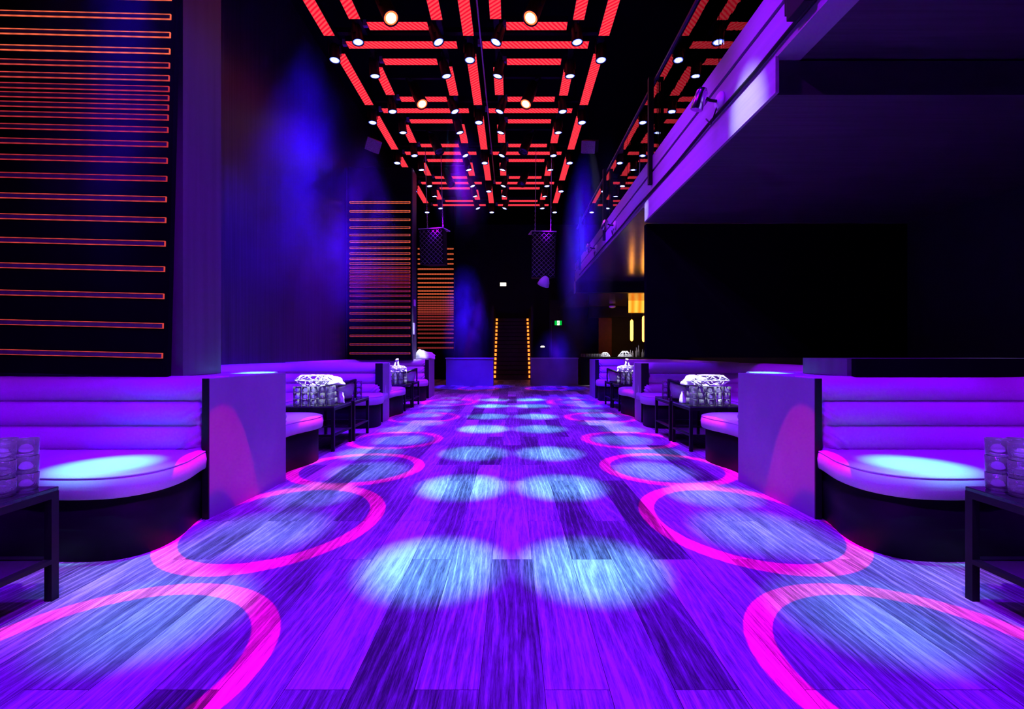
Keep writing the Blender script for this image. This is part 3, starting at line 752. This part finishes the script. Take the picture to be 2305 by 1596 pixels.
# cable along the fascia
m = MB(); pts = [(XF-.02, 2.6, 3.42), (XF-.02, 3.4, 3.40)] + [(XF-.02-0.004*math.sin(i*1.7), 3.8+i*0.9, 3.385+.01*math.sin(i*2.1)) for i in range(12)]
m.tube(pts, 0.016, 8); o = m.build('cable', BLACK); tag(o, 'black cable running along the purple balcony fascia', 'cable')
o = boxobj('junction_box', (XF-.09, XF-.0, 3.05, 3.25, 3.40, 3.56), BLACK, bevel=.006); tag(o, 'black junction box on the balcony fascia at the top of the view', 'junction box')
def fascia_lamp(y, z, label, sc=1.0):
    r = empty('wall_spotlight', (XF, y, z)); tag(r, label, 'spotlight', 'small spotlights on the balcony front')
    My = Matrix.Rotation(-PI/2, 4, 'Y')
    MB().lathe([(0.085*sc, 0.0), (0.085*sc, 0.02), (0.06*sc, 0.04), (0.02*sc, 0.045)], 24, M=My).build('mount_plate', WHITE, r)
    m = MB(); m.tube([(-.04*sc, 0, 0), (-.12*sc, -.02*sc, .0), (-.17*sc, -.03*sc, .02*sc)], 0.014*sc, 8); m.build('arm', BLACK, r)
    M2 = Matrix.Translation((-.22*sc, -.04*sc, .0)) @ Euler((0.25, 0.25, 0)).to_matrix().to_4x4()
    MB().lathe([(0.055*sc, -.10*sc), (0.058*sc, -.095*sc), (0.055*sc, .06*sc), (0.035*sc, .095*sc), (0.01*sc, .10*sc)], 20, M=M2).build('lamp_head', CHROME, r)
    m = MB(); m.tube([(-.03*sc, 0, -.02), (-.05*sc, .05, -.12*sc), (-.03*sc, .16, -.14*sc), (-.02, .3, -.02)], 0.007*sc, 6); m.build('cord', BLACK, r)
    return r
fascia_lamp(4.46, 3.50, 'small silver spotlight with white round mount on the balcony front, near the glass')
fascia_lamp(11.0, 3.55, 'small silver spotlight far along the balcony front')
fascia_lamp(9.0, 3.55, 'small silver spotlight on the balcony front below the second post')

# ------------------------------------------------------------------ hanging speakers
def big_speaker(x, y, zt, wd, ht, label, yaw):
    r = empty('hanging_speaker', (x, y, zt), (0.08, 0, yaw)); tag(r, label, 'speaker', 'large speakers hanging before the back wall')
    m = MB(); prism(m, [(-wd/2, -.25), (wd/2, -.25), (wd*0.36, .25), (-wd*0.36, .25)], [(-ht, 0), (0, 0)], False); m.build('cabinet', BLACK, r)
    m = MB()
    for i in range(-8, 14):
        for sg in (-1, 1):
            a = Vector((-wd/2+.02, -.262, -ht+.02+i*0.11)); b = Vector((wd/2-.02, -.262, a.z+sg*wd*0.9))
            zlo, zhi = -ht+.02, -.03
            t0, t1 = 0.0, 1.0
            dz = b.z-a.z
            for lim, s_ in ((zlo, 1), (zhi, -1)):
                pass
            ts = sorted([(zlo-a.z)/dz, (zhi-a.z)/dz]); t0 = max(0, ts[0]); t1 = min(1, ts[1])
            if t1-t0 > 0.03: m.tube([a.lerp(b, t0), a.lerp(b, t1)], 0.004, 4)
    m.build('grille', STEEL, r)
    boxobj('top_plate', (-wd/2-.01, wd/2+.01, -.27, .25, 0, .02), TOPM, r)
    for cx in (-wd*0.3, wd*0.35):
        m = MB()
        for i in range(12):
            m.tube([(cx+.012*math.cos(t)*(1 if i % 2 else 0), .0+.012*math.cos(t)*(0 if i % 2 else 1), .045+i*.055+.032*math.sin(t)) for t in [2*PI*q/8 for q in range(8)]], 0.005, 4, True)
        m.box(cx-.006, cx+.006, -.006, .006, .68, ZG+.2-zt)
        m.build('chain', STEEL, r)
    return r
big_speaker(0.75, 11.58, 4.05, 0.60, 1.10, 'black mesh fronted speaker on chains right of the staircase', 0.10)
big_speaker(-1.92, 11.58, 4.12, 0.62, 0.85, 'dark speaker with violet lit top hanging left, before the farthest LED panel', -0.2)
spot('speaker_light', (1.1, 11.0, 5.2), (0.8, 11.6, 3.9), 2600, VIOLET, 24, 1.0, .03)
spot('speaker_light', (-1.7, 10.9, 5.2), (-1.85, 11.6, 3.9), 3200, VIOLET, 24, 1.0, .03)
r = empty('dome_lamp', (0.76, 11.42, 2.74), (0.35, 0.35, 0)); tag(r, 'rounded violet lit lamp under the right hanging speaker', 'lamp')
MB().lathe([(0.02, 0.24), (0.08, 0.2), (0.13, 0.10), (0.15, 0.0), (0.13, -0.015), (0.001, -0.02)], 22, capt=False).build('shade', WHITE, r)
MB().lathe([(0.02, 0.23), (0.02, 0.36)], 10).build('stem', BLACK, r)

# ------------------------------------------------------------------ stairs, counters, back of the hall
st = empty('staircase', (0.01, 18.6, 0)); tag(st, 'dark staircase with orange step lights at both ends, centre of the back wall', 'staircase')
NS = 15; RISE = 2.75/NS; RUN = 2.7/NS; W2 = 0.74
STAIR = mat('dark_stair', (0.10, 0.06, 0.06), 0.5, scale=6)
for i in range(NS):
    y = i*RUN; z = 0.22+i*RISE*0.95
    o = MB().box(-W2, W2, y, y+RUN+.01, 0, z).build('step', STAIR, st)
    boxobj('nosing', (-W2, W2, y-.012, y, z-.022, z), PLINTH, o)
    for sg in (-1, 1):
        boxobj('step_light', (sg*(W2-.085), sg*(W2-.005), y-.016, y-.002, z-.135, z-.035), STEPL, st)
for sg in (-1, 1):
    m = MB(); x0, x1 = sg*W2, sg*(W2+.09)
    boxobj('side_wall', (x0, x1, -.05, 4.3, 0, 2.95), BACKW, st)
for s in (-1, 1):
    r = empty('counter', (s*1.4, 15.4, 0)); tag(r, 'low haze lit counter to the %s of the staircase' % side[s], 'counter', 'counters either side of the stairs')
    boxobj('front', (-.78, .78, 0, .5, 0, .88), DIVM, r); boxobj('top', (-.8, .8, -.02, .52, .88, .92), TOPM, r)
# bar on the right beyond the partition
r = empty('bar_counter', (3.9, 15.6, 0)); tag(r, 'dark bar counter on the right beyond the booths', 'bar counter')
boxobj('front', (-1.6, 2.0, 0, .6, 0, .90), BLACK, r); boxobj('top', (-1.65, 2.05, -.03, .63, .90, .93), BLACKG, r)
r = empty('back_bar', (5.2, 19.2, 0)); tag(r, 'dark back bar with reddish panel behind the bottles', 'back bar')
boxobj('cabinet', (-1.9, 0.72, 0, .5, 0, .95), BLACK, r); boxobj('panel', (-1.55, -1.0, .45, .5, 0.95, 2.55), mat('oxblood_panel', (0.16, 0.015, 0.03), .5), r)
boxobj('upper_cabinet', (-2.0, .72, .2, .5, 2.55, 2.98), BLACK, r)
def bar_bottle(x, y, label, h=0.3, r_=0.035):
    o = empty('bottle', (x, y, 0.931)); tag(o, label, 'bottle', 'bottles on the bar')
    MB().lathe([(r_*.95, 0), (r_, .01), (r_, h*.55), (r_*.4, h*.72), (r_*.36, h*.93)], 14).build('bottle_body', BOTTLEG, o)
    MB().lathe([(r_*.42, h*.93), (r_*.42, h), (r_*.3, h*1.01)], 10).build('cap', CHROME, o)
    return o
bx = [(4.00, .26), (4.10, .22), (4.20, .34), (4.30, .42), (4.41, .28), (4.50, .24), (4.58, .34), (4.66, .38)]
BN = ['leftmost clear bottle on the bar', 'second bottle from the left on the bar, short and clear', 'third bottle on the bar, tall, beside the tallest one', 'tallest pale bottle on the bar', 'fifth bottle from the left on the bar', 'short bottle right of the middle of the bar', 'second bottle from the right end on the bar', 'rightmost tall bottle on the bar']
for i, (x, h) in enumerate(bx): bar_bottle(x, 15.75 + (.1 if i % 2 else 0), BN[i], h)
for x, sx, lab in ((3.15, .17, 'smaller white wire bowl upturned on the bar'), (3.82, .24, 'larger white wire bowl upturned on the bar before the bottles')):
    o = empty('wire_bowl', (x, 15.78, 0.933)); tag(o, lab, 'wire bowl', 'white wire bowls')
    wire_shape('wire_frame', [(sx, sx*.8, 0.02), (sx*.8, sx*.6, 0.085), (sx*.35, sx*.3, 0.16 if sx < .2 else .2)], 10, o, 0.013)
for i in range(8):
    o = MB().lathe([(0.03, 0), (0.035, .01), (0.04, .12), (0.037, .12), (0.03, .015)], 12, capt=False).build('bar_glass', TUMBLER)
    o.location = (2.35+i*0.085, 15.68, 0.931); tag(o, 'clear glass, %s in the row from the left on the bar end' % ['first', 'second', 'third', 'fourth', 'fifth', 'sixth', 'seventh', 'last'][i], 'glass', 'glasses on the bar end')
# amber tube lights over the bar
for x, z0, z1, lab in ((4.62, 1.53, 2.36, 'left amber tube lamp hanging over the bar'), (5.08, 1.50, 2.50, 'right amber tube lamp hanging over the bar')):
    r = empty('tube_lamp', (x, 18.0, z0)); tag(r, lab, 'tube lamp', 'amber tube lamps over the bar')
    MB().lathe([(0.02, 0), (0.055, .05), (0.06, .1), (0.06, z1-z0-.1), (0.055, z1-z0-.05), (0.02, z1-z0)], 14).build('tube', AMBER, r)
    MB().lathe([(0.012, z1-z0), (0.012, 3.0-z0)], 8).build('hanger', BLACK, r)
r = empty('ceiling_lamp', (4.0, 18.6, 2.86)); tag(r, 'small purple lit round lamp on the soffit over the bar', 'lamp')
MB().lathe([(0.02, 0.0), (0.10, .015), (0.13, .05), (0.12, .09)], 18).build('shade', WHITE, r); MB().lathe([(0.03, .09), (0.03, .139)], 10).build('mount', BLACK, r)
spot('bar_haze_light', (2.4, 16.8, 2.9), (4.0, 18.6, 2.9), 60, VIOLET, 20, 1.0, .03)
r = empty('soffit_gleam', (4.7, 14.98, 2.5)); tag(r, 'amber gleam under the end of the balcony, shown by an added glowing panel', 'soffit gleam')
boxobj('gleam_panel', (-.41, .41, 2.2, 2.21, 0.06, 0.52), AMBERP, r); boxobj('frame', (-.44, .44, 2.212, 2.3, .03, .52), BLACK, r)  # added emissive panel stands in for the amber gleam on the soffit
# signs and doors on the back wall
def sign(x, y, z, w_, h_, parts, label):
    r = empty('exit_sign', (x, y, z)); tag(r, label, 'sign')
    boxobj('case', (-w_/2-.012, w_/2+.012, 0, .05, -h_/2-.012, h_/2+.012), BLACK, r)
    for nm, x0, x1, z0, z1, mm in parts: boxobj(nm, (x0, x1, -.008, 0, z0, z1), mm, r)
    return r
D = 20.4
sx = EYE+(793-727)*D/F
r = sign((1257-1153)*D/F, D, sx, 0.31, 0.20, (('green_field', -.155, -.05, -.10, .10, GREEN), ('white_field', -.05, .06, -.10, .10, SIGNW), ('green_field', .06, .155, -.10, .10, GREEN)), 'green and white running figure exit sign on the back wall')
m = MB(); m.tube([(-.02, -.012, .0), (.0, -.012, .045), (.01, -.012, .06)], .012, 6); m.tube([(-.02, -.012, 0), (.01, -.012, -.03), (-.01, -.012, -.075)], .009, 6); m.tube([(-.02, -.012, 0), (-.035, -.012, -.04)], .009, 6); m.tube([(0, -.012, .04), (.03, -.012, .02)], .007, 6)
m.build('running_figure', GREEN, r)
sign((1133-1153)*22.9/F, 22.945, EYE+(793-640)*22.945/F, .30, .17, (('lit_face', -.15, .15, -.085, .085, WARMW),), 'small plain white lit sign above the staircase')
struct('door_1', (1.75, 2.6, 20.4, 20.45, 0, 2.1), BACKW)
struct('wall_bar_back', (1.65, 6.0, 20.45, 20.6, 0, 3.4), BACKW)
MB().box(1.70, 1.735, 20.36, 20.45, 0, 2.45).build('trim_1', PIERM)['kind'] = 'structure'
r = empty('wall_lamp', ((1222-1153)*20.3/F, 20.36, EYE+(793-782)*20.3/F)); tag(r, 'small warm wall lamp beside the staircase', 'wall lamp')
MB().lathe([(0.09, 0), (0.1, .03), (0.06, .07)], 14).build('shade', WARMW, r); boxobj('bracket', (-.02, .02, .0, .1, -.05, .0), BLACK, r)
# pale cushion on the ledge behind the third left booth, switches on the pier side
c = cloth_lump('white_cushion', 0.27, 0.16, 0.22, 21, CLOTH); c.location = (-2.20, 11.62, 0.927)
tag(c, 'white rounded cushion lying on the end divider of the left booths', 'cushion')
for y, z, h, lab in ((11.3, EYE+(793-682)*11.3/F, .16, 'white wall box on the side of the middle pier, upper'), (11.2, EYE+(793-740)*11.2/F, .28, 'pale slotted plate on the side of the middle pier, lower')):
    o = boxobj('switch_plate', (-2.37, -2.34, y-.06, y+.06, z-h/2, z+h/2), WHITE, bevel=.005); tag(o, lab, 'switch plate')

# ------------------------------------------------------------------ haze in the hall
def puff(dims, density, scale, label, seed):
    m = bpy.data.materials.new('smoke_puff'); m.use_nodes = True; nt = m.node_tree; L = nt.links.new
    for n in list(nt.nodes): nt.nodes.remove(n)
    N = lambda t: nt.nodes.new('ShaderNode'+t)
    out = N('OutputMaterial'); v = N('VolumeScatter'); v.inputs['Color'].default_value = (0.6, 0.5, 1.0, 1); v.inputs['Anisotropy'].default_value = 0.0
    tc = N('TexCoord'); mp = N('Mapping'); mp.inputs['Location'].default_value = (-1, -1, -1); mp.inputs['Scale'].default_value = (2, 2, 2)
    L(tc.outputs['Generated'], mp.inputs[0]); g = N('TexGradient'); g.gradient_type = 'QUADRATIC_SPHERE'; L(mp.outputs[0], g.inputs[0])
    m2 = N('Mapping'); m2.inputs['Location'].default_value = (seed*3.1, seed*1.7, seed); m2.inputs['Scale'].default_value = (1, 1, 0.5); L(tc.outputs['Object'], m2.inputs[0])
    nz = N('TexNoise'); nz.inputs['Scale'].default_value = scale; nz.inputs['Detail'].default_value = 4; nz.inputs['Distortion'].default_value = 1.0; L(m2.outputs[0], nz.inputs['Vector'])
    mr = N('MapRange'); mr.inputs[1].default_value = 0.42; mr.inputs[2].default_value = 0.72; L(nz.outputs[0], mr.inputs[0])
    a = N('Math'); a.operation = 'MULTIPLY'; L(g.outputs[1], a.inputs[0]); L(mr.outputs[0], a.inputs[1])
    b = N('Math'); b.operation = 'MULTIPLY'; b.inputs[1].default_value = density; L(a.outputs[0], b.inputs[0]); L(b.outputs[0], v.inputs['Density'])
    L(v.outputs[0], out.inputs['Volume'])
    o = boxobj('smoke', dims, m); tag(o, label, 'smoke', None, 'stuff'); return o
puff((-3.94, -1.9, 3.9, 11.0, 0.95, 5.6), 0.70, 1.4, 'blue smoke drifting before the dark left wall between the LED panels', 1)
puff((-3.1, -1.9, 2.45, 3.24, 0.95, 5.6), 0.55, 0.8, 'blue smoke in the beam before the front LED panel', 2)
puff((-2.3, -0.45, 12.6, 15.3, 0.01, 3.8), 1.3, 1.4, 'blue smoke rising to the left of the staircase', 3)
puff((0.5, 2.1, 12.4, 15.3, 0.01, 1.9), 0.9, 1.1, 'blue smoke low to the right of the staircase', 4)
puff((1.0, 1.97, 6.0, 13.6, 0.95, 5.2), 0.35, 0.9, 'blue smoke beside the far end of the balcony', 5)
puff((-2.0, -0.4, 7.6, 14.0, 3.8, 5.95), 0.30, 0.9, 'violet smoke under the left half of the ceiling grid', 6)
